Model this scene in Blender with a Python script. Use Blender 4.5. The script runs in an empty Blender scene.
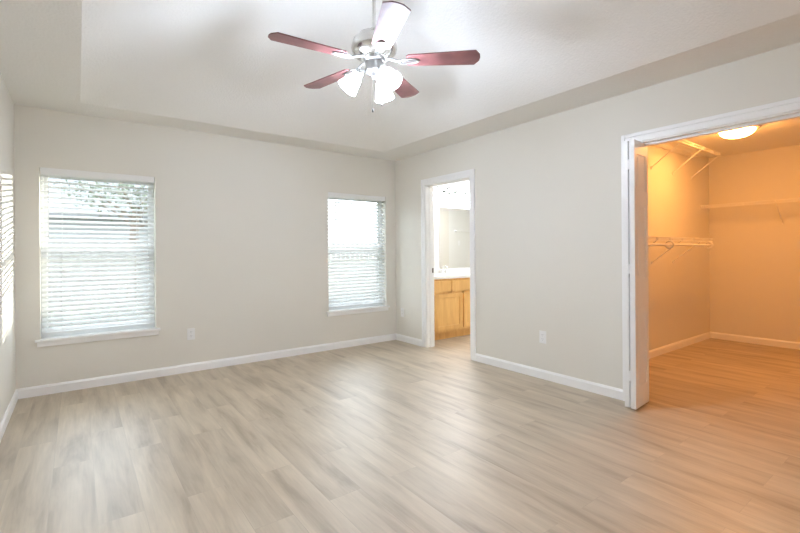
import bpy, bmesh, math, random
from mathutils import Vector, Matrix
random.seed(7)
PI = math.pi
S = bpy.context.scene
COL = S.collection

# ------------------------------------------------------------------ camera
CAM = Vector((-3.4845, -4.7661, 1.195))
YAW, ROLL, FPX = 0.64143, 0.00697, 431.63
fwd = Vector((math.sin(YAW), math.cos(YAW), 0))
rgt = Vector((math.cos(YAW), -math.sin(YAW), 0))
upv = Vector((0, 0, 1))
R_ = rgt * math.cos(ROLL) - upv * math.sin(ROLL)
U_ = rgt * math.sin(ROLL) + upv * math.cos(ROLL)
cd = bpy.data.cameras.new('camera')
cam = bpy.data.objects.new('camera', cd)
COL.objects.link(cam)
m = Matrix((R_, U_, -fwd)).transposed().to_4x4()
m.translation = CAM
cam.matrix_world = m
cd.sensor_width = 36
cd.lens = 36 * FPX / 800
cd.shift_y = (252.06 - 266.5) / 800
cd.clip_start = 0.02
S.camera = cam

# ------------------------------------------------------------------ world, sun, exposure
w = bpy.data.worlds.new('sky')
S.world = w
w.use_nodes = True
bg = w.node_tree.nodes['Background']
bg.inputs[0].default_value = (0.86, 0.95, 1.06, 1)
bg.inputs[1].default_value = 3.0
SUN_STRENGTH = 4.5
sl = bpy.data.lights.new('sun', 'SUN')
sl.energy = SUN_STRENGTH
sl.angle = 0.009
sl.color = (1.0, 0.95, 0.86)
sun = bpy.data.objects.new('sun', sl)
COL.objects.link(sun)
sun.rotation_euler = Vector((-1, -0.92, -0.12)).to_track_quat('-Z', 'Y').to_euler()
sun.location = (8, 8, 6)
FAN_GLOW = 50.0
BULB_GLOW = 320.0
CLOSET_GLOW = 58.0
VANITY_GLOW = 30.0
BATH_FILL_GLOW = 62.0
S.view_settings.view_transform = 'Standard'
S.view_settings.look = 'None'
S.view_settings.gamma = 1
S.view_settings.exposure = 1.08
S.view_settings.use_curve_mapping = False
S.cycles.use_denoising = True
S.cycles.max_bounces = 14
S.cycles.diffuse_bounces = 8
S.cycles.glossy_bounces = 5
S.cycles.transparent_max_bounces = 16
S.cycles.sample_clamp_indirect = 8
S.cycles.caustics_reflective = False
S.cycles.caustics_refractive = False


# ------------------------------------------------------------------ materials
def newmat(name):
    mt = bpy.data.materials.new(name)
    mt.use_nodes = True
    nt = mt.node_tree
    return mt, nt, nt.nodes['Principled BSDF']


def simple(name, col, rough=0.5, metal=0.0, spec=0.5, noise=0.0, nscale=30, bump=0.0, bscale=200):
    mt, nt, b = newmat(name)
    b.inputs['Base Color'].default_value = (*col, 1)
    b.inputs['Roughness'].default_value = rough
    b.inputs['Metallic'].default_value = metal
    b.inputs['Specular IOR Level'].default_value = spec
    tc = nt.nodes.new('ShaderNodeTexCoord')
    if noise:
        n = nt.nodes.new('ShaderNodeTexNoise')
        n.inputs['Scale'].default_value = nscale
        n.inputs['Detail'].default_value = 4
        nt.links.new(tc.outputs['Object'], n.inputs['Vector'])
        mx = nt.nodes.new('ShaderNodeMix')
        mx.data_type = 'RGBA'
        mx.inputs[6].default_value = (*[max(0, c * (1 - noise)) for c in col], 1)
        mx.inputs[7].default_value = (*[min(1, c * (1 + noise)) for c in col], 1)
        nt.links.new(n.outputs['Fac'], mx.inputs[0])
        nt.links.new(mx.outputs[2], b.inputs['Base Color'])
    if bump:
        n2 = nt.nodes.new('ShaderNodeTexNoise')
        n2.inputs['Scale'].default_value = bscale
        n2.inputs['Detail'].default_value = 3
        nt.links.new(tc.outputs['Object'], n2.inputs['Vector'])
        bp = nt.nodes.new('ShaderNodeBump')
        bp.inputs['Strength'].default_value = bump
        bp.inputs['Distance'].default_value = 0.01
        nt.links.new(n2.outputs['Fac'], bp.inputs['Height'])
        nt.links.new(bp.outputs['Normal'], b.inputs['Normal'])
    return mt


def glow(name, col, strength, base=(0.9, 0.9, 0.88), rough=0.35):
    mt, nt, b = newmat(name)
    b.inputs['Base Color'].default_value = (*base, 1)
    b.inputs['Roughness'].default_value = rough
    b.inputs['Emission Color'].default_value = (*col, 1)
    b.inputs['Emission Strength'].default_value = strength
    return mt


def wood_floor(name):
    mt, nt, b = newmat(name)
    L, N = nt.links, nt.nodes
    tc = N.new('ShaderNodeTexCoord')
    sep = N.new('ShaderNodeSeparateXYZ')
    com = N.new('ShaderNodeCombineXYZ')
    L.new(tc.outputs['Object'], sep.inputs[0])
    L.new(sep.outputs['Y'], com.inputs['X'])
    L.new(sep.outputs['X'], com.inputs['Y'])
    br = N.new('ShaderNodeTexBrick')
    br.offset = 0.37
    br.offset_frequency = 2
    br.inputs['Scale'].default_value = 1
    br.inputs['Brick Width'].default_value = 1.22
    br.inputs['Row Height'].default_value = 0.18
    br.inputs['Mortar Size'].default_value = 0.0012
    br.inputs['Mortar Smooth'].default_value = 0.2
    br.inputs['Bias'].default_value = 0.0
    br.inputs['Color1'].default_value = (0, 0, 0, 1)
    br.inputs['Color2'].default_value = (1, 1, 1, 1)
    br.inputs['Mortar'].default_value = (0.5, 0.5, 0.5, 1)
    L.new(com.outputs[0], br.inputs['Vector'])
    # a different stretch of grain in every board
    off = N.new('ShaderNodeVectorMath')
    off.operation = 'MULTIPLY_ADD'
    off.inputs[1].default_value = (9.0, 5.0, 3.0)
    L.new(br.outputs['Color'], off.inputs[0])
    L.new(com.outputs[0], off.inputs[2])
    mp = N.new('ShaderNodeMapping')
    mp.inputs['Scale'].default_value = (1.3, 9.0, 1)
    L.new(off.outputs[0], mp.inputs[0])
    n1 = N.new('ShaderNodeTexNoise')
    n1.inputs['Scale'].default_value = 1.15
    n1.inputs['Detail'].default_value = 4
    n1.inputs['Roughness'].default_value = 0.55
    n1.inputs['Distortion'].default_value = 0.35
    L.new(mp.outputs[0], n1.inputs['Vector'])
    mp2 = N.new('ShaderNodeMapping')
    mp2.inputs['Scale'].default_value = (3.0, 60.0, 1)
    L.new(off.outputs[0], mp2.inputs[0])
    n2 = N.new('ShaderNodeTexNoise')
    n2.inputs['Scale'].default_value = 1.6
    n2.inputs['Detail'].default_value = 3
    L.new(mp2.outputs[0], n2.inputs['Vector'])
    r1 = N.new('ShaderNodeValToRGB')
    e = r1.color_ramp.elements
    e[0].position, e[0].color = 0.30, (0.31, 0.235, 0.155, 1)
    e[1].position, e[1].color = 0.66, (0.53, 0.44, 0.325, 1)
    k = e.new(0.47)
    k.color = (0.44, 0.355, 0.253, 1)
    L.new(n1.outputs['Fac'], r1.inputs[0])
    # board-to-board tone
    tone = N.new('ShaderNodeMapRange')
    tone.inputs['To Min'].default_value = 0.95
    tone.inputs['To Max'].default_value = 1.05
    L.new(br.outputs['Color'], tone.inputs['Value'])
    gr = N.new('ShaderNodeMapRange')
    gr.inputs['From Min'].default_value = 0.3
    gr.inputs['From Max'].default_value = 0.7
    gr.inputs['To Min'].default_value = 0.93
    gr.inputs['To Max'].default_value = 1.05
    L.new(n2.outputs['Fac'], gr.inputs['Value'])
    mu = N.new('ShaderNodeMath')
    mu.operation = 'MULTIPLY'
    L.new(tone.outputs[0], mu.inputs[0])
    L.new(gr.outputs[0], mu.inputs[1])
    vm = N.new('ShaderNodeVectorMath')
    vm.operation = 'SCALE'
    L.new(r1.outputs['Color'], vm.inputs[0])
    L.new(mu.outputs[0], vm.inputs['Scale'])
    seam = N.new('ShaderNodeMix')
    seam.data_type = 'RGBA'
    seam.inputs[7].default_value = (0.22, 0.18, 0.14, 1)
    sf = N.new('ShaderNodeMath')
    sf.operation = 'MULTIPLY'
    sf.inputs[1].default_value = 0.25
    L.new(br.outputs['Fac'], sf.inputs[0])
    L.new(sf.outputs[0], seam.inputs[0])
    L.new(vm.outputs[0], seam.inputs[6])
    L.new(seam.outputs[2], b.inputs['Base Color'])
    b.inputs['Roughness'].default_value = 0.43
    b.inputs['Specular IOR Level'].default_value = 0.9
    b.inputs['IOR'].default_value = 1.75
    bp = N.new('ShaderNodeBump')
    bp.inputs['Strength'].default_value = 0.06
    bp.inputs['Distance'].default_value = 0.004
    L.new(n2.outputs['Fac'], bp.inputs['Height'])
    L.new(bp.outputs['Normal'], b.inputs['Normal'])
    return mt


def wood(name, c0, c1, scale=(1, 1, 14), rough=0.35, spec=0.5):
    mt, nt, b = newmat(name)
    L, N = nt.links, nt.nodes
    tc = N.new('ShaderNodeTexCoord')
    mp = N.new('ShaderNodeMapping')
    mp.inputs['Scale'].default_value = scale
    L.new(tc.outputs['Object'], mp.inputs[0])
    n = N.new('ShaderNodeTexNoise')
    n.inputs['Scale'].default_value = 3
    n.inputs['Detail'].default_value = 5
    n.inputs['Distortion'].default_value = 0.6
    L.new(mp.outputs[0], n.inputs['Vector'])
    r = N.new('ShaderNodeValToRGB')
    r.color_ramp.elements[0].position = 0.3
    r.color_ramp.elements[1].position = 0.7
    r.color_ramp.elements[0].color = (*c0, 1)
    r.color_ramp.elements[1].color = (*c1, 1)
    L.new(n.outputs['Fac'], r.inputs[0])
    L.new(r.outputs[0], b.inputs['Base Color'])
    b.inputs['Roughness'].default_value = rough
    b.inputs['Specular IOR Level'].default_value = spec
    return mt


def glass_mat():
    mt = bpy.data.materials.new('window_glass')
    mt.use_nodes = True
    nt = mt.node_tree
    nt.nodes.clear()
    o = nt.nodes.new('ShaderNodeOutputMaterial')
    tr = nt.nodes.new('ShaderNodeBsdfTransparent')
    tr.inputs[0].default_value = (0.94, 0.96, 0.95, 1)
    gl = nt.nodes.new('ShaderNodeBsdfGlossy')
    gl.inputs['Roughness'].default_value = 0.02
    lw = nt.nodes.new('ShaderNodeLayerWeight')
    lw.inputs['Blend'].default_value = 0.5
    pw = nt.nodes.new('ShaderNodeMath')
    pw.operation = 'POWER'
    pw.inputs[1].default_value = 5
    fr = nt.nodes.new('ShaderNodeMath')
    fr.operation = 'MULTIPLY_ADD'
    fr.inputs[1].default_value = 0.9
    fr.inputs[2].default_value = 0.04
    nt.links.new(lw.outputs['Facing'], pw.inputs[0])
    nt.links.new(pw.outputs[0], fr.inputs[0])
    mx = nt.nodes.new('ShaderNodeMixShader')
    nt.links.new(fr.outputs[0], mx.inputs[0])
    nt.links.new(tr.outputs[0], mx.inputs[1])
    nt.links.new(gl.outputs[0], mx.inputs[2])
    nt.links.new(mx.outputs[0], o.inputs[0])
    return mt


def slat_mat():
    mt = bpy.data.materials.new('blind_vinyl')
    mt.use_nodes = True
    nt = mt.node_tree
    b = nt.nodes['Principled BSDF']
    b.inputs['Base Color'].default_value = (0.88, 0.88, 0.88, 1)
    b.inputs['Roughness'].default_value = 0.45
    t = nt.nodes.new('ShaderNodeBsdfTranslucent')
    t.inputs[0].default_value = (0.85, 0.86, 0.86, 1)
    mx = nt.nodes.new('ShaderNodeMixShader')
    mx.inputs[0].default_value = 0.33
    nt.links.new(b.outputs[0], mx.inputs[1])
    nt.links.new(t.outputs[0], mx.inputs[2])
    nt.links.new(mx.outputs[0], nt.nodes['Material Output'].inputs[0])
    return mt


M = dict(
    wall=simple('beige_wall_paint', (0.77, 0.745, 0.68), 0.75, spec=0.3, bump=0.05, bscale=160),
    ceil=simple('textured_ceiling_paint', (0.83, 0.825, 0.80), 0.9, spec=0.2, noise=0.02, nscale=60, bump=0.35, bscale=70),
    bathwall=simple('bathroom_paint', (0.80, 0.80, 0.77), 0.7, spec=0.3, bump=0.04, bscale=160),
    trim=simple('white_trim_paint', (0.91, 0.91, 0.905), 0.35, spec=0.5),
    door=simple('white_door_paint', (0.90, 0.90, 0.895), 0.33, spec=0.5),
    floor=wood_floor('vinyl_plank'),
    oak=wood('honey_oak', (0.74, 0.41, 0.13), (0.86, 0.53, 0.185), (7, 7, 0.9), 0.35),
    blade=wood('mahogany_blade', (0.12, 0.045, 0.045), (0.19, 0.07, 0.068), (3, 3, 3), 0.36, 0.6),
    nickel=simple('brushed_nickel', (0.72, 0.71, 0.68), 0.22, 1.0),
    bracket=simple('satin_nickel_bracket', (0.36, 0.355, 0.34), 0.4, 1.0),
    chain=simple('dull_chain', (0.06, 0.06, 0.06), 0.8, spec=0.1),
    chrome=simple('chrome', (0.85, 0.85, 0.86), 0.1, 1.0),
    darkmetal=simple('dark_bead', (0.12, 0.11, 0.1), 0.4, 0.6),
    wire=simple('white_coated_wire', (0.85, 0.84, 0.82), 0.35),
    plastic=simple('white_plastic', (0.86, 0.86, 0.85), 0.35),
    slotdark=simple('outlet_slot', (0.12, 0.12, 0.12), 0.5),
    slat=slat_mat(),
    cord=simple('blind_cord', (0.75, 0.75, 0.74), 0.7),
    glass=glass_mat(),
    vinyl=simple('window_vinyl', (0.85, 0.86, 0.86), 0.4),
    counter=simple('cultured_marble', (0.88, 0.88, 0.86), 0.2, noise=0.02, nscale=6),
    mirror=simple('mirror_silver', (0.92, 0.93, 0.92), 0.01, 1.0),
    gasket=simple('shadow_foot', (0.04, 0.04, 0.04), 0.7),
    grass=simple('lawn', (0.13, 0.15, 0.09), 0.9, noise=0.4, nscale=5),
    fence=simple('weathered_fence', (0.27, 0.255, 0.245), 0.85, noise=0.25, nscale=4),
    siding=simple('pale_siding', (0.36, 0.36, 0.36), 0.8, noise=0.05, nscale=3),
    shingle=simple('grey_shingle', (0.20, 0.20, 0.205), 0.9, noise=0.2, nscale=12),
    bark=simple('bark', (0.17, 0.13, 0.1), 0.9, noise=0.3, nscale=9),
    leaf=simple('leaf', (0.15, 0.17, 0.12), 0.7, noise=0.4, nscale=3),
    fanglow=glow('frosted_fan_glass', (0.89, 1.01, 1.22), FAN_GLOW),
    bulbglow=glow('fan_bulb', (0.89, 1.01, 1.22), BULB_GLOW),
    closetglow=glow('closet_dome_glass', (1.0, 0.41, 0.098), CLOSET_GLOW),
    vanityglow=glow('vanity_shade_glass', (0.95, 0.99, 1.06), VANITY_GLOW),
    bathfill=glow('bathroom_fill_dome', (0.95, 0.99, 1.06), BATH_FILL_GLOW),
    darknickel=simple('satin_nickel_bar', (0.13, 0.13, 0.125), 0.5, 0.5),
    brassy=simple('painted_fixture_ring', (0.55, 0.46, 0.36), 0.45),
)


# ------------------------------------------------------------------ mesh helpers
class MB:
    def __init__(self):
        self.bm = bmesh.new()

    def box(self, a, b, bevel=0.0, mat=None):
        r = bmesh.ops.create_cube(self.bm, size=1)
        vs = r['verts']
        a, b = Vector(a), Vector(b)
        c, s = (a + b) / 2, b - a
        for v in vs:
            v.co = Vector((v.co.x * s.x, v.co.y * s.y, v.co.z * s.z)) + c
        if mat is not None:
            for v in vs:
                v.co = mat @ v.co
        if bevel:
            es = list({e for v in vs for e in v.link_edges})
            bmesh.ops.bevel(self.bm, geom=es, offset=bevel, segments=2, affect='EDGES', profile=0.6)
        return self

    def tube(self, pts, r, seg=8, caps=True, radii=None):
        pts = [Vector(p) for p in pts]
        rings = []
        n = len(pts)
        t0 = (pts[1] - pts[0]).normalized()
        ref = Vector((0, 0, 1)) if abs(t0.z) < 0.9 else Vector((1, 0, 0))
        nx = t0.cross(ref).normalized()
        for i, p in enumerate(pts):
            if i == 0:
                t = pts[1] - pts[0]
            elif i == n - 1:
                t = pts[-1] - pts[-2]
            else:
                t = (pts[i + 1] - pts[i]).normalized() + (pts[i] - pts[i - 1]).normalized()
            t.normalize()
            nx = (nx - t * nx.dot(t)).normalized()
            ny = t.cross(nx)
            rr = radii[i] if radii else r
            rings.append([self.bm.verts.new(p + (nx * math.cos(2 * PI * k / seg) + ny * math.sin(2 * PI * k / seg)) * rr) for k in range(seg)])
        for i in range(n - 1):
            for k in range(seg):
                self.bm.faces.new((rings[i][k], rings[i][(k + 1) % seg], rings[i + 1][(k + 1) % seg], rings[i + 1][k]))
        if caps:
            self.bm.faces.new(rings[0][::-1])
            self.bm.faces.new(rings[-1])
        return self

    def lathe(self, prof, seg=32, mat=None, closed=False):
        """profile of (r, z), spun about local z"""
        rings = []
        mat = mat or Matrix.Identity(4)
        for r, z in prof:
            if r < 1e-6:
                rings.append([self.bm.verts.new(mat @ Vector((0, 0, z)))])
            else:
                rings.append([self.bm.verts.new(mat @ Vector((r * math.cos(2 * PI * k / seg), r * math.sin(2 * PI * k / seg), z))) for k in range(seg)])
        pairs = list(zip(rings, rings[1:]))
        if closed:
            pairs.append((rings[-1], rings[0]))
        for A, B in pairs:
            for k in range(seg):
                k2 = (k + 1) % seg
                if len(A) == 1 and len(B) == 1:
                    continue
                if len(A) == 1:
                    self.bm.faces.new((A[0], B[k2], B[k]))
                elif len(B) == 1:
                    self.bm.faces.new((A[k], A[k2], B[0]))
                else:
                    self.bm.faces.new((A[k], A[k2], B[k2], B[k]))
        return self

    def prism(self, poly, z0, z1, mat=None):
        mat = mat or Matrix.Identity(4)
        lo = [self.bm.verts.new(mat @ Vector((x, y, z0))) for x, y in poly]
        hi = [self.bm.verts.new(mat @ Vector((x, y, z1))) for x, y in poly]
        self.bm.faces.new(lo[::-1])
        self.bm.faces.new(hi)
        n = len(poly)
        for i in range(n):
            j = (i + 1) % n
            self.bm.faces.new((lo[i], lo[j], hi[j], hi[i]))
        return self

    def torus(self, c, R, r, axis=(0, 0, 1), seg=24, sub=8):
        c = Vector(c)
        q = Vector((0, 0, 1)).rotation_difference(Vector(axis).normalized()).to_matrix()
        rings = []
        for i in range(seg):
            a = 2 * PI * i / seg
            rings.append([self.bm.verts.new(c + q @ Vector(((R + r * math.cos(2 * PI * k / sub)) * math.cos(a), (R + r * math.cos(2 * PI * k / sub)) * math.sin(a), r * math.sin(2 * PI * k / sub)))) for k in range(sub)])
        for i in range(seg):
            A, B = rings[i], rings[(i + 1) % seg]
            for k in range(sub):
                k2 = (k + 1) % sub
                self.bm.faces.new((A[k], B[k], B[k2], A[k2]))
        return self

    def sphere(self, c, r, seg=12, scale=(1, 1, 1)):
        g = bmesh.ops.create_uvsphere(self.bm, u_segments=seg, v_segments=max(6, seg // 2), radius=r)
        for v in g['verts']:
            v.co = Vector((v.co.x * scale[0], v.co.y * scale[1], v.co.z * scale[2])) + Vector(c)
        return self

    def build(self, name, mat, parent=None, smooth=False, angle=40):
        bmesh.ops.recalc_face_normals(self.bm, faces=self.bm.faces)
        me = bpy.data.meshes.new(name)
        self.bm.to_mesh(me)
        self.bm.free()
        me.materials.append(M[mat])
        if smooth:
            for p in me.polygons:
                p.use_smooth = True
            try:
                me.set_sharp_from_angle(angle=math.radians(angle))
            except Exception:
                pass
        o = bpy.data.objects.new(name, me)
        COL.objects.link(o)
        if parent is not None:
            o.parent = parent
            o.matrix_parent_inverse = parent.matrix_world.inverted()
        return o


def empty(name, loc):
    o = bpy.data.objects.new(name, None)
    COL.objects.link(o)
    o.location = loc
    o.empty_display_size = 0.1
    o.matrix_world = Matrix.Translation(loc)
    return o


def tag(o, label=None, cat=None, group=None, kind=None):
    if label:
        o['label'] = label
    if cat:
        o['category'] = cat
    if group:
        o['group'] = group
    if kind:
        o['kind'] = kind
    return o


def struct(o):
    o['kind'] = 'structure'
    return o


# ------------------------------------------------------------------ dimensions
XL, YF, H = -3.90, -4.95, 2.44          # left wall, front wall, wall height
T = 0.12                                # inner partition thickness
TE = 0.16                               # outer wall thickness
CLX, CLY0, CLY1 = 3.40, -2.58, -4.95    # closet
BX, BY0, BY1 = 4.60, 0.12, -2.46        # bathroom
W1 = (-3.742, -2.880, 0.470, 1.940)     # window openings x0 x1 z0 z1
W2 = (-1.021, -0.160, 0.470, 1.940)
BD = (-0.640, -1.408, 2.030)            # bathroom doorway y0 y1 top
CD = (-3.140, -4.660, 2.038)            # closet doorway

# ------------------------------------------------------------------ shell
b = MB()
b.box((XL - TE, YF - TE, -0.15), (BX + TE, BY0 + TE, 0))
floor = struct(b.build('floor', 'floor'))

# back wall with two window openings
b = MB()
xs = [XL - TE, W1[0], W1[1], W2[0], W2[1], T]
for i in range(5):
    if i in (1, 3):
        b.box((xs[i], 0, 0), (xs[i + 1], TE, W1[2]))
        b.box((xs[i], 0, W1[3]), (xs[i + 1], TE, H + 0.84))
    else:
        b.box((xs[i], 0, 0), (xs[i + 1], TE, H + 0.84))
struct(b.build('wall_back', 'wall'))
b = MB().box((XL - TE, YF - TE, 0), (XL, 0, H + 0.84))
struct(b.build('wall_left', 'wall'))
b = MB().box((XL, YF - TE, 0), (CLX + T, YF, H + 0.84))
struct(b.build('wall_front', 'wall'))
# right wall with the two doorways
b = MB()
b.box((0, BD[0], 0), (T, 0, H + 0.84))
b.box((0, BD[1], BD[2]), (T, BD[0], H + 0.84))
b.box((0, CD[0], 0), (T, BD[1], H + 0.84))
b.box((0, CD[1], CD[2]), (T, CD[0], H + 0.84))
b.box((0, YF, 0), (T, CD[1], H + 0.84))
struct(b.build('wall_right', 'wall'))
# closet
struct(MB().box((T, CLY0, 0), (CLX + T, BY1, H)).build('wall_closet_left', 'wall'))
struct(MB().box((CLX, YF, 0), (CLX + T, CLY0, H)).build('wall_closet_back', 'wall'))
struct(MB().box((T, YF, H), (CLX + T, BY1, H + 0.1)).build('ceiling_closet', 'ceil'))
# bathroom
struct(MB().box((T, BY0, 0), (BX + TE, BY0 + TE, H)).build('wall_bathroom_back', 'bathwall'))
struct(MB().box((BX, BY1 - T, 0), (BX + TE, BY0, H)).build('wall_bathroom_right', 'bathwall'))
struct(MB().box((CLX + T, BY1 - T, 0), (BX, BY1, H)).build('wall_bathroom_front', 'bathwall'))
struct(MB().box((T, BY1, H), (BX + TE, BY0 + TE, H + 0.1)).build('ceiling_bathroom', 'ceil'))

# tray ceiling: flat border, sloping sides, flat top
b = MB()
e0 = (XL, YF, 0.0, 0.0)
ex0, ey0, ex1, ey1 = -3.46, -4.52, -0.43, -0.36
ZT = 3.08
bm = b.bm
NX, NY = 60, 80


def smin(vals, k=0.16):
    return -k * math.log(sum(math.exp(-v / k) for v in vals))


def tray(x, y):
    ds = [x - ex0, ex1 - x, y - ey0, ey1 - y]
    d = max(0.0, min(ds))
    if d <= 1e-6:
        return H
    sd = max(0.0, smin(ds) * min(1, d / 0.25) + d * (1 - min(1, d / 0.25)))
    return H + 0.48 * min(d, sd)


def axis(a0, a1, n):
    return [a0 + (a1 - a0) * (0.5 - 0.5 * math.cos(PI * i / n)) * 0.5 + (a1 - a0) * i / n * 0.5 for i in range(n + 1)]


gx, gy = axis(ex0, ex1, NX), axis(ey0, ey1, NY)
grid = [[bm.verts.new((x, y, tray(x, y))) for x in gx] for y in gy]
for j in range(NY):
    for i in range(NX):
        bm.faces.new((grid[j][i], grid[j + 1][i], grid[j + 1][i + 1], grid[j][i + 1]))


def corner(x, y, z):
    return bm.verts.new((x, y, z))


oA = [corner(XL, YF, H), corner(0, YF, H), corner(0, 0, H), corner(XL, 0, H)]
oT = [corner(XL, YF, ZT + 0.2), corner(0, YF, ZT + 0.2), corner(0, 0, ZT + 0.2), corner(XL, 0, ZT + 0.2)]
inn = [grid[0], [r[-1] for r in grid], grid[-1][::-1], [r[0] for r in grid][::-1]]
for i in range(4):
    j = (i + 1) % 4
    bm.faces.new([oA[i], oA[j]] + inn[i][::-1])
    bm.faces.new((oA[i], oA[j], oT[j], oT[i]))
bm.faces.new(oT)
tray_ob = struct(b.build('ceiling', 'ceil', None, True, 60))
for p in tray_ob.data.polygons:
    if len(p.vertices) > 4 or all(abs(tray_ob.data.vertices[v].co.z - H) < 1e-4 for v in p.vertices):
        p.use_smooth = False

# baseboards
BH, BT = 0.084, 0.014


def baseboard(name, segs):
    """segs: (p0, p1, inward normal)"""
    b = MB()
    for p0, p1, n in segs:
        p0, p1, n = Vector((*p0, 0)), Vector((*p1, 0)), Vector((*n, 0))
        prof = [(0, 0), (BT, 0), (BT, BH - 0.016), (BT * 0.72, BH - 0.010), (BT * 0.55, BH - 0.003), (BT * 0.35, BH), (0, BH)]
        A = [b.bm.verts.new(p0 + n * x + Vector((0, 0, z))) for x, z in prof]
        B = [b.bm.verts.new(p1 + n * x + Vector((0, 0, z))) for x, z in prof]
        k = len(prof)
        for i in range(k):
            j = (i + 1) % k
            b.bm.faces.new((A[i], A[j], B[j], B[i]))
        b.bm.faces.new(A)
        b.bm.faces.new(B[::-1])
    return struct(b.build(name, 'trim'))


CW = 0.07   # casing width
baseboard('baseboard_back', [((XL, 0), (0, 0), (0, -1))])
baseboard('baseboard_left', [((XL, YF), (XL, 0), (1, 0))])
baseboard('baseboard_front', [((XL, YF), (0, YF), (0, 1))])
baseboard('baseboard_right', [((0, 0), (0, BD[0] + CW), (-1, 0)), ((0, BD[1] - CW), (0, CD[0] + CW), (-1, 0)), ((0, CD[1] - CW), (0, YF), (-1, 0))])
baseboard('baseboard_closet_left', [((T, CLY0), (CLX, CLY0), (0, -1))])
baseboard('baseboard_closet_back', [((CLX, CLY0), (CLX, YF), (-1, 0))])
baseboard('baseboard_closet_front', [((T, YF), (CLX, YF), (0, 1)), ((T, CD[1]), (T, YF), (1, 0))])
baseboard('baseboard_bathroom', [((T, BY1), (BX, BY1), (0, 1)), ((BX, BY1), (BX, BY0), (-1, 0))])


def doorway(name, y0, y1, top, stop=True):
    """casing on both faces of the right wall and a lined jamb; y0 > y1"""
    root = empty(name, (0, (y0 + y1) / 2, 0))
    struct(root)
    for side, nm in ((-1, 'casing'), (1, 'inner_casing')):
        x0 = 0 if side < 0 else T
        b = MB()
        d1, d2 = 0.012 * side, 0.018 * side
        rv = 0.004

        def board(a, c):
            lo = (min(a[0], c[0]), min(a[1], c[1]), min(a[2], c[2]))
            hi = (max(a[0], c[0]), max(a[1], c[1]), max(a[2], c[2]))
            b.box(lo, hi, 0.003)
        # inner flat band and a thicker outer band, butted without overlap
        k = CW * 0.6
        board((x0, y0 - rv, 0), (x0 + d1, y0 + k, top + k))
        board((x0, y1 + rv, 0), (x0 + d1, y1 - k, top + k))
        board((x0, y1 + rv, top - rv), (x0 + d1, y0 - rv, top + k))
        board((x0, y0 + k, 0), (x0 + d2, y0 + CW, top + CW))
        board((x0, y1 - k, 0), (x0 + d2, y1 - CW, top + CW))
        board((x0, y1 - k, top + k), (x0 + d2, y0 + k, top + CW))
        b.build(nm, 'trim', root)
    b = MB()
    jt = 0.014
    b.box((0, y0 - jt, 0), (T, y0, top))
    b.box((0, y1, 0), (T, y1 + jt, top))
    b.box((0, y1, top - jt), (T, y0, top))
    if stop:
        b.box((0.045, y0 - jt - 0.01, 0), (0.08, y0 - jt, top - jt))
        b.box((0.045, y1 + jt, 0), (0.08, y1 + jt + 0.01, top - jt))
        b.box((0.045, y1 + jt, top - jt - 0.01), (0.08, y0 - jt, top - jt))
    b.build('jamb', 'trim', root)
    return root


d1 = doorway('trim_1', BD[0], BD[1], BD[2])
b = MB().box((0.088, BD[0] - 0.0165, 0.93), (0.112, BD[0] - 0.0135, 0.99), 0.001)
b.build('strike_plate', 'darkmetal', d1)
d2 = doorway('trim_2', CD[0], CD[1], CD[2], stop=False)
b = MB().box((0.035, CD[1] + 0.014, CD[2] - 0.034), (0.075, CD[0] - 0.014, CD[2] - 0.014))
b.build('door_track', 'trim', d2)


# ------------------------------------------------------------------ windows
def window(name, W):
    x0, x1, z0, z1 = W
    root = empty(name, ((x0 + x1) / 2, 0.1, z0))
    struct(root)
    yf0, yf1 = 0.095, 0.15
    b = MB()
    fw = 0.022
    b.box((x0, yf0, z0), (x0 + fw, yf1, z1), 0.003)
    b.box((x1 - fw, yf0, z0), (x1, yf1, z1), 0.003)
    b.box((x0 + fw, yf0, z1 - fw), (x1 - fw, yf1, z1), 0.003)
    b.box((x0 + fw, yf0, z0), (x1 - fw, yf1, z0 + fw), 0.003)
    b.build('window_frame', 'vinyl', root)
    zm = 1.235
    for nm, (za, zb, ya, yb) in dict(lower_sash=(z0 + fw, zm + 0.022, 0.098, 0.122), upper_sash=(zm - 0.022, z1 - fw, 0.124, 0.148)).items():
        b = MB()
        sw = 0.026
        b.box((x0 + fw, ya, za), (x0 + fw + sw, yb, zb), 0.002)
        b.box((x1 - fw - sw, ya, za), (x1 - fw, yb, zb), 0.002)
        b.box((x0 + fw + sw, ya, za), (x1 - fw - sw, yb, za + 0.044), 0.002)
        b.box((x0 + fw + sw, ya, zb - 0.044), (x1 - fw - sw, yb, zb), 0.002)
        s = b.build(nm, 'vinyl', root)
        ym = (ya + yb) / 2
        MB().box((x0 + fw + sw, ym - 0.002, za + 0.044), (x1 - fw - sw, ym + 0.002, zb - 0.044)).build('glass_pane', 'glass', s)
    # stool and apron
    b = MB()
    b.box((x0 - 0.035, -0.032, z0 - 0.018), (x1 + 0.035, 0.0, z0 + 0.004), 0.004)
    b.box((x0 + 0.0005, -0.004, z0 - 0.010), (x1 - 0.0005, 0.095, z0 + 0.004))
    b.box((x0 - 0.022, -0.016, z0 - 0.058), (x1 + 0.022, 0.0, z0 - 0.016), 0.003)
    b.build('window_sill', 'trim', root)
    return root


window('window_1', W1)
window('window_2', W2)


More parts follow.
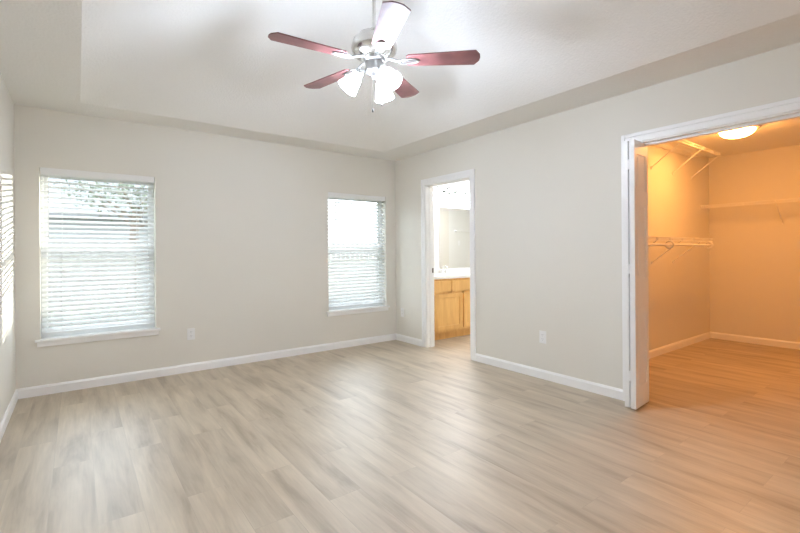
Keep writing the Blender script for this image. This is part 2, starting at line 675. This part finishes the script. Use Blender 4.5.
def blind(W, tilt, label, wand, hang, zb):
    x0, x1, z0, z1 = W
    g = 0.006
    xa, xb = x0 + g, x1 - g
    root = empty('window_blind', ((x0 + x1) / 2, 0.035, z1))
    tag(root, label, 'window blind', 'white slatted window blinds')
    yc = 0.040
    b = MB().box((xa + 0.004, yc - 0.02, z1 - 0.045), (xb - 0.004, yc + 0.025, z1 - 0.002), 0.002)
    b.build('headrail', 'plastic', root)
    # valance in front of the headrail
    b = MB()
    b.box((xa, 0.004, z1 - 0.058), (xb, 0.012, z1 - 0.001), 0.002)
    b.build('valance', 'plastic', root)
    # slats: slightly crowned, room edge turned down
    b = MB()
    pitch = 0.0425
    zt = z1 - 0.075
    n = int((zt - zb - 0.02) / pitch) + 1
    hw = 0.0255
    ca, sa = math.cos(tilt), math.sin(tilt)
    for i in range(n):
        z = zt - i * pitch
        jit = random.uniform(-0.05, 0.05)
        c, s = math.cos(tilt + jit), math.sin(tilt + jit)
        prof = []
        for k in range(5):
            u = -hw + 2 * hw * k / 4
            prof.append((u, 0.0022 * (1 - (u / hw) ** 2)))
        top = [(u, v + 0.0013) for u, v in prof]
        bot = [(u, v - 0.0013) for u, v in prof][::-1]
        loop = top + bot
        A, B = [], []
        for u, v in loop:
            y, zz = yc + u * c - v * s, z + u * s + v * c
            A.append(b.bm.verts.new((xa + 0.002, y, zz)))
            B.append(b.bm.verts.new((xb - 0.002, y, zz)))
        L = len(loop)
        for k in range(L):
            j = (k + 1) % L
            b.bm.faces.new((A[k], A[j], B[j], B[k]))
        b.bm.faces.new(A)
        b.bm.faces.new(B[::-1])
    b.build('slats', 'slat', root)
    b = MB().box((xa + 0.002, yc - 0.025, zb - 0.012), (xb - 0.002, yc + 0.025, zb + 0.006), 0.004)
    b.build('bottom_rail', 'slat', root)
    for f in (0.17, 0.83):
        x = xa + f * (xb - xa)
        b = MB()
        b.tube([(x, yc - 0.027, z1 - 0.05), (x, yc - 0.027, zb)], 0.0011, 5)
        b.tube([(x, yc + 0.027, z1 - 0.05), (x, yc + 0.027, zb)], 0.0011, 5)
        b.build('ladder_cord', 'cord', root)
    xw = xa + wand * (xb - xa)
    b = MB().tube([(xw, 0.006, z1 - 0.062), (xw, 0.004, z1 - 0.10), (xw, 0.002, z1 - 0.62)], 0.004, 6)
    b.build('tilt_wand', 'plastic', root)
    for xo, dz in hang:
        xx = xa + xo * (xb - xa)
        b = MB().tube([(xx, 0.006, z1 - 0.058), (xx, 0.003, z1 - dz)], 0.0013, 5)
        c = b.build('lift_cord', 'cord', root)
        b = MB().lathe([(0, 0.03), (0.004, 0.028), (0.0075, 0.004), (0.006, 0), (0, 0)], 10, Matrix.Translation((xx, 0.003, z1 - dz - 0.028)))
        b.build('tassel', 'cord', c, True)
    return root


TILT = math.radians(27)
blind(W1, TILT, 'white slatted blind in the window nearest the sunlit left wall', 0.06, [(0.87, 0.22), (0.89, 0.42)], 0.520)
blind(W2, TILT, 'white slatted blind in the window nearest the corner by the bathroom doorway', 0.12, [(0.90, 0.40), (0.92, 0.42)], 0.520)


# ------------------------------------------------------------------ ceiling fan
FX, FY, FZ = -1.959, -2.464, 2.409
fan = empty('ceiling_fan', (FX, FY, ZT))
tag(fan, 'five-blade ceiling fan with mahogany blades, nickel motor and three lit glass shades', 'ceiling fan')


def ctr(z=0):
    return Matrix.Translation((FX, FY, z))


MB().lathe([(0, ZT), (0.068, ZT), (0.070, ZT - 0.02), (0.062, ZT - 0.05), (0.035, ZT - 0.082), (0.018, ZT - 0.09), (0, ZT - 0.09)], 32, ctr()).build('canopy', 'nickel', fan, True)
MB().tube([(FX, FY, ZT - 0.06), (FX, FY, 2.58)], 0.0125, 14).build('downrod', 'nickel', fan, True)
MB().lathe([(0, 2.625), (0.022, 2.625), (0.026, 2.605), (0.030, 2.602), (0.060, 2.598), (0.105, 2.575), (0.135, 2.540), (0.146, 2.505), (0.146, 2.490), (0.140, 2.470), (0.120, 2.448), (0.085, 2.436), (0.085, 2.428), (0, 2.428)], 48, ctr()).build('motor_housing', 'nickel', fan, True, 50)
MB().lathe([(0, 2.430), (0.066, 2.430), (0.070, 2.422), (0.066, 2.412), (0.056, 2.408), (0.056, 2.372), (0.060, 2.364), (0.060, 2.350), (0.048, 2.335), (0.030, 2.322), (0.016, 2.318), (0.012, 2.302), (0, 2.298)], 40, ctr()).build('switch_housing', 'bracket', fan, True, 50)

A0 = 3.0481
PITCH = math.radians(-9)
for k in range(5):
    a = A0 - k * 2 * PI / 5
    base = Matrix.Translation((FX, FY, FZ)) @ Matrix.Rotation(a, 4, 'Z')
    bl = base @ Matrix.Rotation(PITCH, 4, 'X')
    # blade outline along local x
    r0, r1, w0, w1 = 0.205, 0.668, 0.058, 0.074
    pl = [(r0, -w0 + 0.016), (r0 + 0.016, -w0), (r1 - 0.032, -w1), (r1 - 0.004, -w1 * 0.42), (r1, 0), (r1 - 0.004, w1 * 0.42), (r1 - 0.032, w1), (r0 + 0.016, w0), (r0, w0 - 0.016)]
    MB().prism(pl, 0, 0.007, bl).build('blade', 'blade', fan)
    # bracket: arm from the motor, open oval plate under the blade root
    b = MB()
    cen, ro = 0.222, 0.048
    up = []
    for i in range(25):
        t = 2 * PI * i / 24
        up.append(bl @ Vector((cen + ro * 1.25 * math.cos(t), 0.024 * math.sin(t), -0.004)))
    b.tube(up, 0.0065, 8, caps=False)
    b.prism([(cen - 0.045, -0.007), (cen + 0.05, -0.007), (cen + 0.05, 0.007), (cen - 0.045, 0.007)], -0.006, -0.001, bl)
    p0 = base @ Vector((0.07, 0, 0.026))
    p1 = base @ Vector((0.115, 0, 0.014))
    p2 = bl @ Vector((0.165, 0, -0.004))
    b.tube([p0, p1, p2], 0.009, 8, radii=[0.013, 0.010, 0.008])
    b.build('blade_bracket', 'bracket', fan, True)

for ang in (190, 70, -50):
    th = math.radians(ang)
    d = rgt * math.cos(th) + fwd * math.sin(th)
    c0 = Vector((FX, FY, 2.345))
    b = MB()
    p = [c0 + d * 0.045, c0 + d * 0.075 + Vector((0, 0, 0.004)), c0 + d * 0.095 + Vector((0, 0, -0.008))]
    b.tube(p, 0.009, 10)
    ax = (d * 0.62 + Vector((0, 0, -0.78))).normalized()
    q = Vector((0, 0, 1)).rotation_difference(ax).to_matrix().to_4x4()
    mm = Matrix.Translation(c0 + d * 0.088 + Vector((0, 0, -0.004))) @ q
    b.lathe([(0, -0.012), (0.020, -0.010), (0.027, 0.004), (0.028, 0.022), (0.024, 0.026), (0, 0.026)], 20, mm)
    arm = b.build('lamp_arm', 'bracket', fan, True)
    prof = [(0.024, 0.022), (0.032, 0.036), (0.042, 0.060), (0.051, 0.090), (0.058, 0.118), (0.066, 0.140)]
    inner = [(r - 0.004, z) for r, z in prof][::-1]
    b = MB().lathe(prof + inner, 28, mm, closed=True)
    b.build('lamp_shade', 'fanglow', arm, True)
    b = MB().sphere(mm @ Vector((0, 0, 0.075)), 0.026, 14)
    b.build('light_bulb', 'bulbglow', arm, True)

for (lat, dep, z1, mt) in ((-0.010, -0.03, 2.10, 'darkmetal'), (0.045, 0.045, 2.165, 'darkmetal')):
    p = Vector((FX, FY, 0)) + rgt * lat + fwd * dep
    b = MB().tube([(p.x, p.y, 2.352), (p.x, p.y, z1)], 0.0006, 6)
    c = b.build('pull_chain', 'chain', fan)
    b = MB().lathe([(0, 0.022), (0.003, 0.02), (0.0065, 0.006), (0.005, 0.0), (0, 0)], 10, Matrix.Translation((p.x, p.y, z1 - 0.02)))
    b.build('pull_fob', mt, c, True)


# ------------------------------------------------------------------ wall outlets
def outlet(pos, normal, label, loc=''):
    n = Vector(normal)
    root = empty('wall_outlet', pos)
    tag(root, label, 'outlet', 'white duplex wall outlets')
    q = Matrix.Translation(pos) @ Vector((0, 0, 1)).rotation_difference(n).to_matrix().to_4x4()
    if abs(n.x) > 0.5:
        q = Matrix.Translation(pos) @ Matrix(((0, 0, n.x), (n.x, 0, 0), (0, 1, 0))).to_4x4()
    else:
        q = Matrix.Translation(pos) @ Matrix(((-n.y, 0, 0), (0, 0, n.y), (0, 1, 0))).to_4x4()
    b = MB().box((-0.036, -0.058, 0), (0.036, 0.058, 0.006), 0.003, q)
    b.build('cover_plate', 'plastic', root)
    for s in (-1, 1):
        poly = [(0.0165 * math.cos(t) if abs(math.cos(t)) < 0.86 else 0.0145 * math.copysign(1, math.cos(t)), s * 0.020 + 0.0145 * math.sin(t)) for t in [2 * PI * i / 20 for i in range(20)]]
        sk = MB().prism(poly, 0.004, 0.0075, q).build('socket', 'plastic', root)
        b = MB()
        for dx in (-0.006, 0.006):
            b.box((dx - 0.0012, s * 0.020 + 0.000, 0.0072), (dx + 0.0012, s * 0.020 + 0.008, 0.0079), 0, q)
        b.box((-0.002, s * 0.020 - 0.010, 0.0072), (0.002, s * 0.020 - 0.006, 0.0079), 0, q)
        b.build('slots', 'slotdark', sk)
    return root


outlet(Vector((-2.571, 0, 0.381)), (0, -1, 0), 'white duplex outlet on window wall between the two windows')
outlet(Vector((0, -2.327, 0.391)), (-1, 0, 0), 'white duplex outlet on wall between bathroom doorway and closet')
outlet(Vector((0, -0.150, 0.385)), (-1, 0, 0), 'white duplex outlet on narrow wall between room corner and bathroom casing')


# ------------------------------------------------------------------ folded closet door
bif = empty('bifold_door', (-0.06, -3.20, 0))
tag(bif, 'white panelled bifold door folded open at left side of closet doorway', 'door', kind='thing')


def leaf(p0, p1, thick, side):
    """door leaf from p0 (room end) to p1; face panels on both faces"""
    p0, p1 = Vector((*p0, 0)), Vector((*p1, 0))
    L = (p1 - p0).length
    ux = (p1 - p0).normalized()
    uy = Vector((-ux.y, ux.x, 0))
    q = Matrix.Translation(p0) @ Matrix((ux, uy, upv)).transposed().to_4x4()
    z0, z1 = 0.018, 2.018
    b = MB()
    h = thick / 2
    st = 0.052
    cuts = [(0.18, 0.78), (0.985, 1.535), (1.645, 1.915)]
    core = h - 0.004
    b.box((0, -core, z0), (L, core, z1), 0, q)
    for s in (-1, 1):
        ya, yb = (core - 0.0005, h) if s > 0 else (-h, -core + 0.0005)
        b.box((0, ya, z0), (st, yb, z1), 0.0015, q)
        b.box((L - st, ya, z0), (L, yb, z1), 0.0015, q)
        zz = [z0] + [v for c in cuts for v in c] + [z1]
        for i in range(0, len(zz), 2):
            b.box((st - 0.001, ya, zz[i]), (L - st + 0.001, yb, zz[i + 1]), 0.0015, q)
    lf = b.build('door_leaf', 'door', bif)
    b = MB()
    for c in cuts:
        for s in (-1, 1):
            ya, yb = (core - 0.001, h - 0.0005) if s > 0 else (-h + 0.0005, -core + 0.001)
            b.box((st + 0.016, ya, c[0] + 0.016), (L - st - 0.016, yb, c[1] - 0.016), 0.004, q)
    b.build('raised_panel', 'door', lf)
    return lf


lfA = leaf((-0.178, -3.181), (0.090, -3.174), 0.034, 1)
lfB = leaf((-0.184, -3.230), (0.080, -3.2085), 0.038, -1)
b = MB()
for z in (0.22, 1.02, 1.80):
    b = MB()
    b.tube([(-0.180, -3.2065, z), (-0.180, -3.2065, z + 0.075)], 0.0055, 10)
    b.box((-0.1805, -3.226, z + 0.002), (-0.1785, -3.186, z + 0.073))
    b.build('hinge', 'trim', bif)
for y in (-3.1745, -3.211):
    MB().tube([(0.07, y, 0.0), (0.07, y, 0.03)], 0.006, 8).build('pivot', 'nickel', bif)
    MB().tube([(0.07, y, 2.0), (0.07, y, 2.022)], 0.005, 8).build('pivot', 'nickel', bif)

# ------------------------------------------------------------------ closet light
cl = empty('ceiling_light', (1.88, -3.31, H))
tag(cl, 'round flush-mount dome light glowing on the closet ceiling', 'ceiling light')
ml = Matrix.Translation((1.88, -3.31, H))
MB().lathe([(0, 0), (0.192, 0), (0.195, -0.012), (0.188, -0.030), (0.168, -0.038), (0, -0.038)], 48, ml).build('fixture_ring', 'brassy', cl, True, 50)
MB().lathe([(0.150, -0.030), (0.149, -0.040), (0.140, -0.062), (0.116, -0.083), (0.080, -0.098), (0.036, -0.105), (0, -0.106)], 40, ml).build('glass_dome', 'closetglow', cl, True, 60)


# ------------------------------------------------------------------ wire shelves
def wire_shelf(label, origin, ux, uy, L, depth, z, braces, brace_drop, rod=None, hooks=(), ends=(True, True)):
    """origin: wall-line start; ux along wall, uy out from wall; z = deck height"""
    O, ux, uy = Vector((origin[0], origin[1], z)), Vector((*ux, 0)), Vector((*uy, 0))

    def P(s, d, dz=0):
        return O + ux * s + uy * d + Vector((0, 0, dz))
    root = empty('wire_shelf', O)
    tag(root, label, 'wire shelf', 'white wire closet shelves')
    b = MB()
    g = 0.010
    for d in (g, depth * 0.34, depth * 0.67, depth - 0.002):
        b.tube([P(0, d), P(L, d)], 0.0030, 6)
    n = int(L / 0.0254)
    for i in range(n + 1):
        s = 0.004 + i * (L - 0.008) / n
        b.tube([P(s, g, 0.004), P(s, depth, 0.004), P(s, depth, -0.030)], 0.0013, 4, caps=False)
    b.build('deck_wires', 'wire', root)
    b = MB()
    b.tube([P(0, depth, 0.002), P(L, depth, 0.002)], 0.0042, 6)
    b.tube([P(0, depth, -0.032), P(L, depth, -0.032)], 0.0042, 6)
    s = 0.15
    while s < L:
        b.tube([P(s, depth, 0.002), P(s, depth, -0.032)], 0.006, 6)
        s += 0.305
    b.build('front_lip', 'wire', root)
    for s in braces:
        b = MB()
        b.tube([P(s, 0.006, -brace_drop), P(s, depth - 0.004, -0.028), P(s, depth + 0.006, -0.012)], 0.0058, 8)
        b.box(P(s, 0.0, -brace_drop - 0.02) - ux * 0.007 - Vector((0, 0, 0)), P(s, 0.012, -brace_drop + 0.012) + ux * 0.007)
        b.build('support_brace', 'wire', root)
    if rod:
        dz, dd = rod
        b = MB().tube([P(0.02, depth + dd, dz), P(L, depth + dd, dz)], 0.0125, 12)
        r = b.build('hang_rod', 'wire', root, True)
        for s in hooks:
            b = MB()
            b.torus(P(s, depth + dd, dz), 0.036, 0.008, ux, 20, 8)
            b.tube([P(s, depth + dd, dz + 0.036), P(s, depth, -0.028)], 0.005, 6)
            b.build('rod_hook', 'wire', root, True)
    for s in ([0.0] if ends[0] else []) + ([L] if ends[1] else []):
        for d in (0.012, depth - 0.004):
            c = P(s, d, -0.012)
            MB().box(c - Vector((0.011, 0.011, 0.020)), c + Vector((0.011, 0.011, 0.020)), 0.003).build('end_bracket', 'wire', root)
    s = 0.3
    while s < L:
        c = P(s, 0.006, 0.0)
        MB().box(c - Vector((0.008, 0.008, 0.008)), c + Vector((0.008, 0.008, 0.008)), 0.002).build('wall_clip', 'wire', root)
        s += 0.4
    return root


wire_shelf('white wire shelf set high near the ceiling on the left closet wall',
           (0.30, CLY0), (1, 0), (0, -1), 2.53, 0.305, 2.375, [0.20, 0.78, 1.36, 1.93, 2.49], 0.255, ends=(False, False))
wire_shelf('lower white wire shelf with hanging rod on the left closet wall',
           (0.30, CLY0), (1, 0), (0, -1), 2.24, 0.305, 1.325, [0.20, 0.78, 1.36, 1.91], 0.265, rod=(-0.075, 0.0), hooks=[0.30, 1.05, 2.13], ends=(False, False))
wire_shelf('white wire shelf at middle height across the back closet wall',
           (CLX, CLY0 + 0.0), (0, -1), (-1, 0), 2.36, 0.305, 1.775, [0.765, 1.55], 0.255, ends=(True, True))

# ------------------------------------------------------------------ bathroom
VX0, VX1, VF = 0.135, 1.95, -0.430      # vanity left, right, face plane
VB = BY0
van = empty('vanity_cabinet', ((VX0 + VX1) / 2, (VF + VB) / 2, 0))
tag(van, 'honey oak vanity cabinet with panelled doors seen through bathroom doorway', 'cabinet')
b = MB()
b.box((VX0, VF + 0.018, 0.10), (VX1, VB - 0.002, 0.828))
b.box((VX0, VF + 0.055, 0.0), (VX1, VB - 0.002, 0.10))
b.build('body', 'oak', van)
b = MB()
# face frame
b.box((VX0, VF, 0.095), (VX1, VF + 0.019, 0.150), 0.001)
b.box((VX0, VF, 0.795), (VX1, VF + 0.019, 0.828), 0.001)
b.box((VX0, VF, 0.605), (VX1, VF + 0.019, 0.665), 0.001)
for x in (VX0, 0.600, 0.835, 1.36, VX1 - 0.04):
    b.box((x, VF, 0.15), (x + 0.04, VF + 0.019, 0.80), 0.001)
b.build('face_frame', 'oak', van)


def shaker(name, x0, x1, z0, z1, flat=False):
    b = MB()
    y1, y0 = VF, VF - 0.019
    if flat:
        b.box((x0, y0, z0), (x1, y1, z1), 0.004)
        return b.build(name, 'oak', van)
    s = 0.055
    b.box((x0, y0, z0), (x0 + s, y1, z1), 0.003)
    b.box((x1 - s, y0, z0), (x1, y1, z1), 0.003)
    b.box((x0 + s - 0.001, y0, z0), (x1 - s + 0.001, y1, z0 + s), 0.003)
    b.box((x0 + s - 0.001, y0, z1 - s), (x1 - s + 0.001, y1, z1), 0.003)
    d = b.build(name, 'oak', van)
    MB().box((x0 + s - 0.004, y0 + 0.010, z0 + s - 0.004), (x1 - s + 0.004, y1, z1 - s + 0.004)).build('door_panel', 'oak', d)
    return d


shaker('drawer_front', 0.155, 0.606, 0.652, 0.800, True)
shaker('drawer_front', 0.632, 1.36, 0.652, 0.800, True)
shaker('drawer_front', 1.385, 1.93, 0.652, 0.800, True)
shaker('cabinet_door', 0.310, 0.828, 0.135, 0.622)
shaker('cabinet_door', 0.855, 1.370, 0.135, 0.622)
shaker('cabinet_door', 1.395, 1.930, 0.135, 0.622)

ct = empty('countertop', ((VX0 + VX1) / 2, (VF + VB) / 2, 0.828))
tag(ct, 'glossy white vanity countertop with moulded sink and backsplash', 'countertop')
b = MB()
SX, SY, SR = 0.88, -0.185, 0.19
# slab with an oval opening
zt, zb_ = 0.862, 0.828
outer = [(0.122, VF - 0.025), (VX1 + 0.01, VF - 0.025), (VX1 + 0.01, VB - 0.001), (0.122, VB - 0.001)]
N = 40
oval = [(SX + 0.22 * math.cos(2 * PI * i / N), SY + 0.15 * math.sin(2 * PI * i / N)) for i in range(N)]


def edge_point(i):
    t = 2 * PI * i / N
    c, s = math.cos(t), math.sin(t)
    best = 1e9
    for (lim, comp, ctr_) in ((VX1 + 0.01, c, SX), (0.122, c, SX)):
        if abs(comp) > 1e-9:
            k = (lim - ctr_) / comp
            if k > 0:
                best = min(best, k)
    for (lim, comp, ctr_) in ((VF - 0.025, s, SY), (VB - 0.001, s, SY)):
        if abs(comp) > 1e-9:
            k = (lim - ctr_) / comp
            if k > 0:
                best = min(best, k)
    return SX + best * c, SY + best * s


top_in = [b.bm.verts.new((x, y, zt)) for x, y in oval]
top_out = [b.bm.verts.new((*edge_point(i), zt)) for i in range(N)]
bot_out = [b.bm.verts.new((v.co.x, v.co.y, zb_)) for v in top_out]
bot_in = [b.bm.verts.new((v.co.x, v.co.y, zb_)) for v in top_in]
for i in range(N):
    j = (i + 1) % N
    b.bm.faces.new((top_in[i], top_in[j], top_out[j], top_out[i]))
    b.bm.faces.new((bot_in[i], bot_in[j], bot_out[j], bot_out[i]))
    b.bm.faces.new((top_in[i], bot_in[i], bot_in[j], top_in[j]))
    if not any(abs(top_out[i].co.x - cx) < 1e-5 and abs(top_out[j].co.y - cy) < 1e-5 or abs(top_out[i].co.y - cy) < 1e-5 and abs(top_out[j].co.x - cx) < 1e-5 for cx, cy in outer):
        b.bm.faces.new((top_out[i], top_out[j], bot_out[j], bot_out[i]))
# fill the four corners left by the radial edge
for cx_, cy_ in outer:
    best = sorted(range(N), key=lambda i: (top_out[i].co.x - cx_) ** 2 + (top_out[i].co.y - cy_) ** 2)
    for i in range(N):
        j = (i + 1) % N
        a_, c_ = top_out[i].co, top_out[j].co
        onx = lambda v: abs(v.x - cx_) < 1e-5
        ony = lambda v: abs(v.y - cy_) < 1e-5
        if (onx(a_) and ony(c_)) or (ony(a_) and onx(c_)):
            if not (onx(a_) and ony(a_)) and not (onx(c_) and ony(c_)):
                kt = b.bm.verts.new((cx_, cy_, zt))
                kb = b.bm.verts.new((cx_, cy_, zb_))
                b.bm.faces.new((top_out[i], top_out[j], kt))
                b.bm.faces.new((bot_out[i], bot_out[j], kb))
                b.bm.faces.new((top_out[i], kt, kb, bot_out[i]))
                b.bm.faces.new((kt, top_out[j], bot_out[j], kb))
b.build('counter_slab', 'counter', ct)
b = MB()
prof = [(1.0, 0.0), (0.97, -0.012), (0.90, -0.016 + -0.0), (0.80, -0.022), (0.5, -0.028), (0.15, -0.030)]
rings = []
for k, dz in prof:
    rings.append([b.bm.verts.new((SX + 0.22 * k * math.cos(2 * PI * i / N), SY + 0.15 * k * math.sin(2 * PI * i / N), zt + dz)) for i in range(N)])
for A, B in zip(rings, rings[1:]):
    for i in range(N):
        j = (i + 1) % N
        b.bm.faces.new((A[i], A[j], B[j], B[i]))
b.bm.faces.new(rings[-1])
b.build('sink_basin', 'counter', ct, True)
MB().box((0.122, VB - 0.022, 0.862), (VX1 + 0.01, VB - 0.001, 0.937), 0.003).build('backsplash', 'counter', ct)

fa = empty('faucet', (SX, 0.01, 0.862))
tag(fa, 'chrome two-handle faucet standing behind the vanity sink', 'faucet')
fx, fy, fz = SX, 0.02, 0.8626
MB().box((fx - 0.085, fy - 0.024, fz), (fx + 0.085, fy + 0.024, fz + 0.016), 0.006).build('base_plate', 'chrome', fa)
MB().tube([(fx, fy, fz + 0.01), (fx, fy, fz + 0.07), (fx, fy - 0.02, fz + 0.105), (fx, fy - 0.06, fz + 0.115), (fx, fy - 0.105, fz + 0.10), (fx, fy - 0.12, fz + 0.08)], 0.011, 12).build('spout', 'chrome', fa, True)
for s in (-1, 1):
    h = MB().lathe([(0, 0), (0.018, 0), (0.016, 0.03), (0.012, 0.045), (0, 0.045)], 16, Matrix.Translation((fx + s * 0.062, fy, fz + 0.014)))
    h.tube([(fx + s * 0.062, fy, fz + 0.055), (fx + s * 0.115, fy - 0.012, fz + 0.068)], 0.006, 8)
    h.build('faucet_handle', 'chrome', fa, True)

mi = MB().box((0.905, VB - 0.006, 0.942), (1.93, VB - 0.001, 1.874)).build('mirror', 'mirror')
tag(mi, 'large frameless mirror on bathroom wall above the vanity backsplash', 'mirror')

# vanity light: wavy bar and bell shades
vl = empty('vanity_light', (1.20, VB, 2.12))
tag(vl, 'vanity light with wavy nickel bar and glowing glass shades above mirror', 'wall light')
LX = [0.70, 0.93, 1.16, 1.39, 1.62]
MB().box((1.06, VB - 0.022, 2.06), (1.26, VB - 0.001, 2.18), 0.005).build('back_plate', 'nickel', vl)
b = MB()
yb_ = VB - 0.085
pts = []
for i in range(61):
    x = 0.58 + 1.16 * i / 60
    pts.append((x, yb_, 2.135 + 0.028 * math.cos((x - LX[0] - 0.115) / 0.23 * 2 * PI)))
b.tube(pts, 0.0085, 10)
for x in (1.11, 1.21):
    b.tube([(x, VB - 0.02, 2.12), (x, yb_, 2.125)], 0.008, 8)
b.build('light_bar', 'darknickel', vl, True)
for x in LX:
    hm = Matrix.Translation((x, yb_, 2.105))
    h = MB().lathe([(0, 0.012), (0.016, 0.010), (0.027, -0.004), (0.029, -0.030), (0.024, -0.034), (0, -0.034)], 18, hm).build('lamp_holder', 'darknickel', vl, True)
    prof = [(0.026, -0.028), (0.036, -0.050), (0.046, -0.085), (0.056, -0.125), (0.060, -0.135)]
    inner = [(r - 0.004, z) for r, z in prof][::-1]
    MB().lathe(prof + inner, 22, hm, closed=True).build('lamp_shade', 'vanityglow', h, True)

bl_ = empty('ceiling_light', (2.5, -1.5, H))  # added fill light, out of view, to brighten the vanity cabinet and mirror
tag(bl_, 'added round dome fill light on the bathroom ceiling, out of view beyond the doorway', 'ceiling light')
mb_ = Matrix.Translation((2.5, -1.5, H))
MB().lathe([(0, 0), (0.192, 0), (0.195, -0.012), (0.188, -0.030), (0.168, -0.038), (0, -0.038)], 32, mb_).build('fixture_ring', 'nickel', bl_, True, 50)
MB().lathe([(0.166, -0.030), (0.166, -0.040), (0.155, -0.062), (0.128, -0.083), (0.088, -0.098), (0.040, -0.105), (0, -0.106)], 32, mb_).build('glass_dome', 'bathfill', bl_, True, 60)

# towel bar and towel ring seen in the mirror
tb = empty('towel_bar', (4.0, BY1, 1.685))
tag(tb, 'white towel bar on far bathroom wall, seen reflected in the mirror', 'towel bar')
MB().tube([(3.72, BY1 + 0.06, 1.685), (4.35, BY1 + 0.06, 1.685)], 0.009, 10).build('rod', 'plastic', tb, True)
for x in (3.72, 4.35):
    b = MB().tube([(x, BY1 + 0.001, 1.685), (x, BY1 + 0.065, 1.685)], 0.016, 12)
    b.lathe([(0, 0), (0.034, 0), (0.032, 0.008), (0.02, 0.012), (0, 0.012)], 18, Matrix.Translation((x, BY1, 1.685)) @ Matrix.Rotation(-PI / 2, 4, 'X'))
    b.build('bracket', 'plastic', tb, True)
sw = empty('light_switch', (3.85, BY1, 1.40))
tag(sw, 'white switch plate below the towel bar, reflected in the mirror', 'light switch')
MB().box((3.814, BY1, 1.342), (3.886, BY1 + 0.006, 1.458), 0.003).build('cover_plate', 'plastic', sw)
MB().box((3.844, BY1 + 0.004, 1.388), (3.856, BY1 + 0.016, 1.412), 0.002).build('toggle', 'plastic', sw)

# ------------------------------------------------------------------ outside
lawn = MB().box((-40, 0.5, -0.35), (40, 60, -0.25)).build('lawn', 'grass')
tag(lawn, kind='structure')

fe = empty('garden_fence', (0, 6.0, -0.25))
tag(fe, 'weathered wooden privacy fence standing outside behind both windows', 'fence')
b = MB()
x = -9.0
while x < 9.0:
    hgt = 1.47 + random.uniform(-0.015, 0.015)
    b.prism([(x, -0.25), (x + 0.135, -0.25), (x + 0.135, hgt - 0.04), (x + 0.105, hgt), (x + 0.03, hgt), (x, hgt - 0.04)], 0, 0.018, Matrix.Translation((0, 6.0, 0)) @ Matrix.Rotation(PI / 2, 4, 'X'))
    x += 0.155
b.build('picket_boards', 'fence', fe)
b = MB()
for z in (0.1, 0.65, 1.2):
    b.box((-9, 6.0, z), (9, 6.04, z + 0.085))
b.build('rails', 'fence', fe)
for i in range(8):
    x = -8.8 + i * 2.5
    MB().box((x, 6.04, -0.25), (x + 0.09, 6.13, 1.42), 0.004).build('fence_post', 'fence', fe)

ho = empty('neighbour_house', (-4.5, 14, -0.25))
tag(ho, 'pale sided house with grey roof beyond the fence outside', 'house')
b = MB()
b.box((-11, 12, -0.25), (-1.2, 18, 2.35))
for i in range(14):
    b.box((-11.01, 11.985, -0.2 + i * 0.18), (-1.19, 12.0, -0.05 + i * 0.18))
b.build('house_wall', 'siding', ho)
b = MB()
b.prism([(11.5, 2.3), (18.5, 2.3), (18.5, 2.42), (15, 4.2), (11.5, 2.42)], -11.4, -0.8, Matrix(((0, 0, 1, 0), (1, 0, 0, 0), (0, 1, 0, 0), (0, 0, 0, 1))))
b.build('roof', 'shingle', ho)

tr = empty('garden_tree', (-2.2, 10.2, -0.25))
tag(tr, 'leafy tree standing outside behind the fence at left window', 'tree')
b = MB()
tips = []
b.tube([(-2.2, 10.2, -0.25), (-2.15, 10.2, 1.6), (-2.1, 10.15, 2.6)], 0.12, 10, radii=[0.16, 0.12, 0.09])
for k in range(9):
    a = k * 2.4
    p0 = Vector((-2.12, 10.17, 1.9 + 0.08 * k))
    p1 = p0 + Vector((math.cos(a) * 0.7, math.sin(a) * 0.6, 0.5))
    p2 = p1 + Vector((math.cos(a + 0.3) * 0.7, math.sin(a + 0.3) * 0.6, 0.35))
    b.tube([p0, p1, p2], 0.03, 6, radii=[0.05, 0.03, 0.012])
    tips += [p1, p2, (p1 + p2) / 2]
b.build('trunk', 'bark', tr, True)
b = MB()
for i in range(1500):
    c = random.choice(tips) + Vector((random.gauss(0, 0.28), random.gauss(0, 0.28), random.gauss(0.05, 0.2)))
    d1 = Vector((random.gauss(0, 1), random.gauss(0, 1), random.gauss(0, 1))).normalized() * 0.07
    d2 = Vector((random.gauss(0, 1), random.gauss(0, 1), random.gauss(0, 1))).normalized() * 0.035
    vs = [b.bm.verts.new(c + v) for v in (-d1, d2, d1, -d2)]
    b.bm.faces.new(vs)
b.build('foliage', 'leaf', tr)
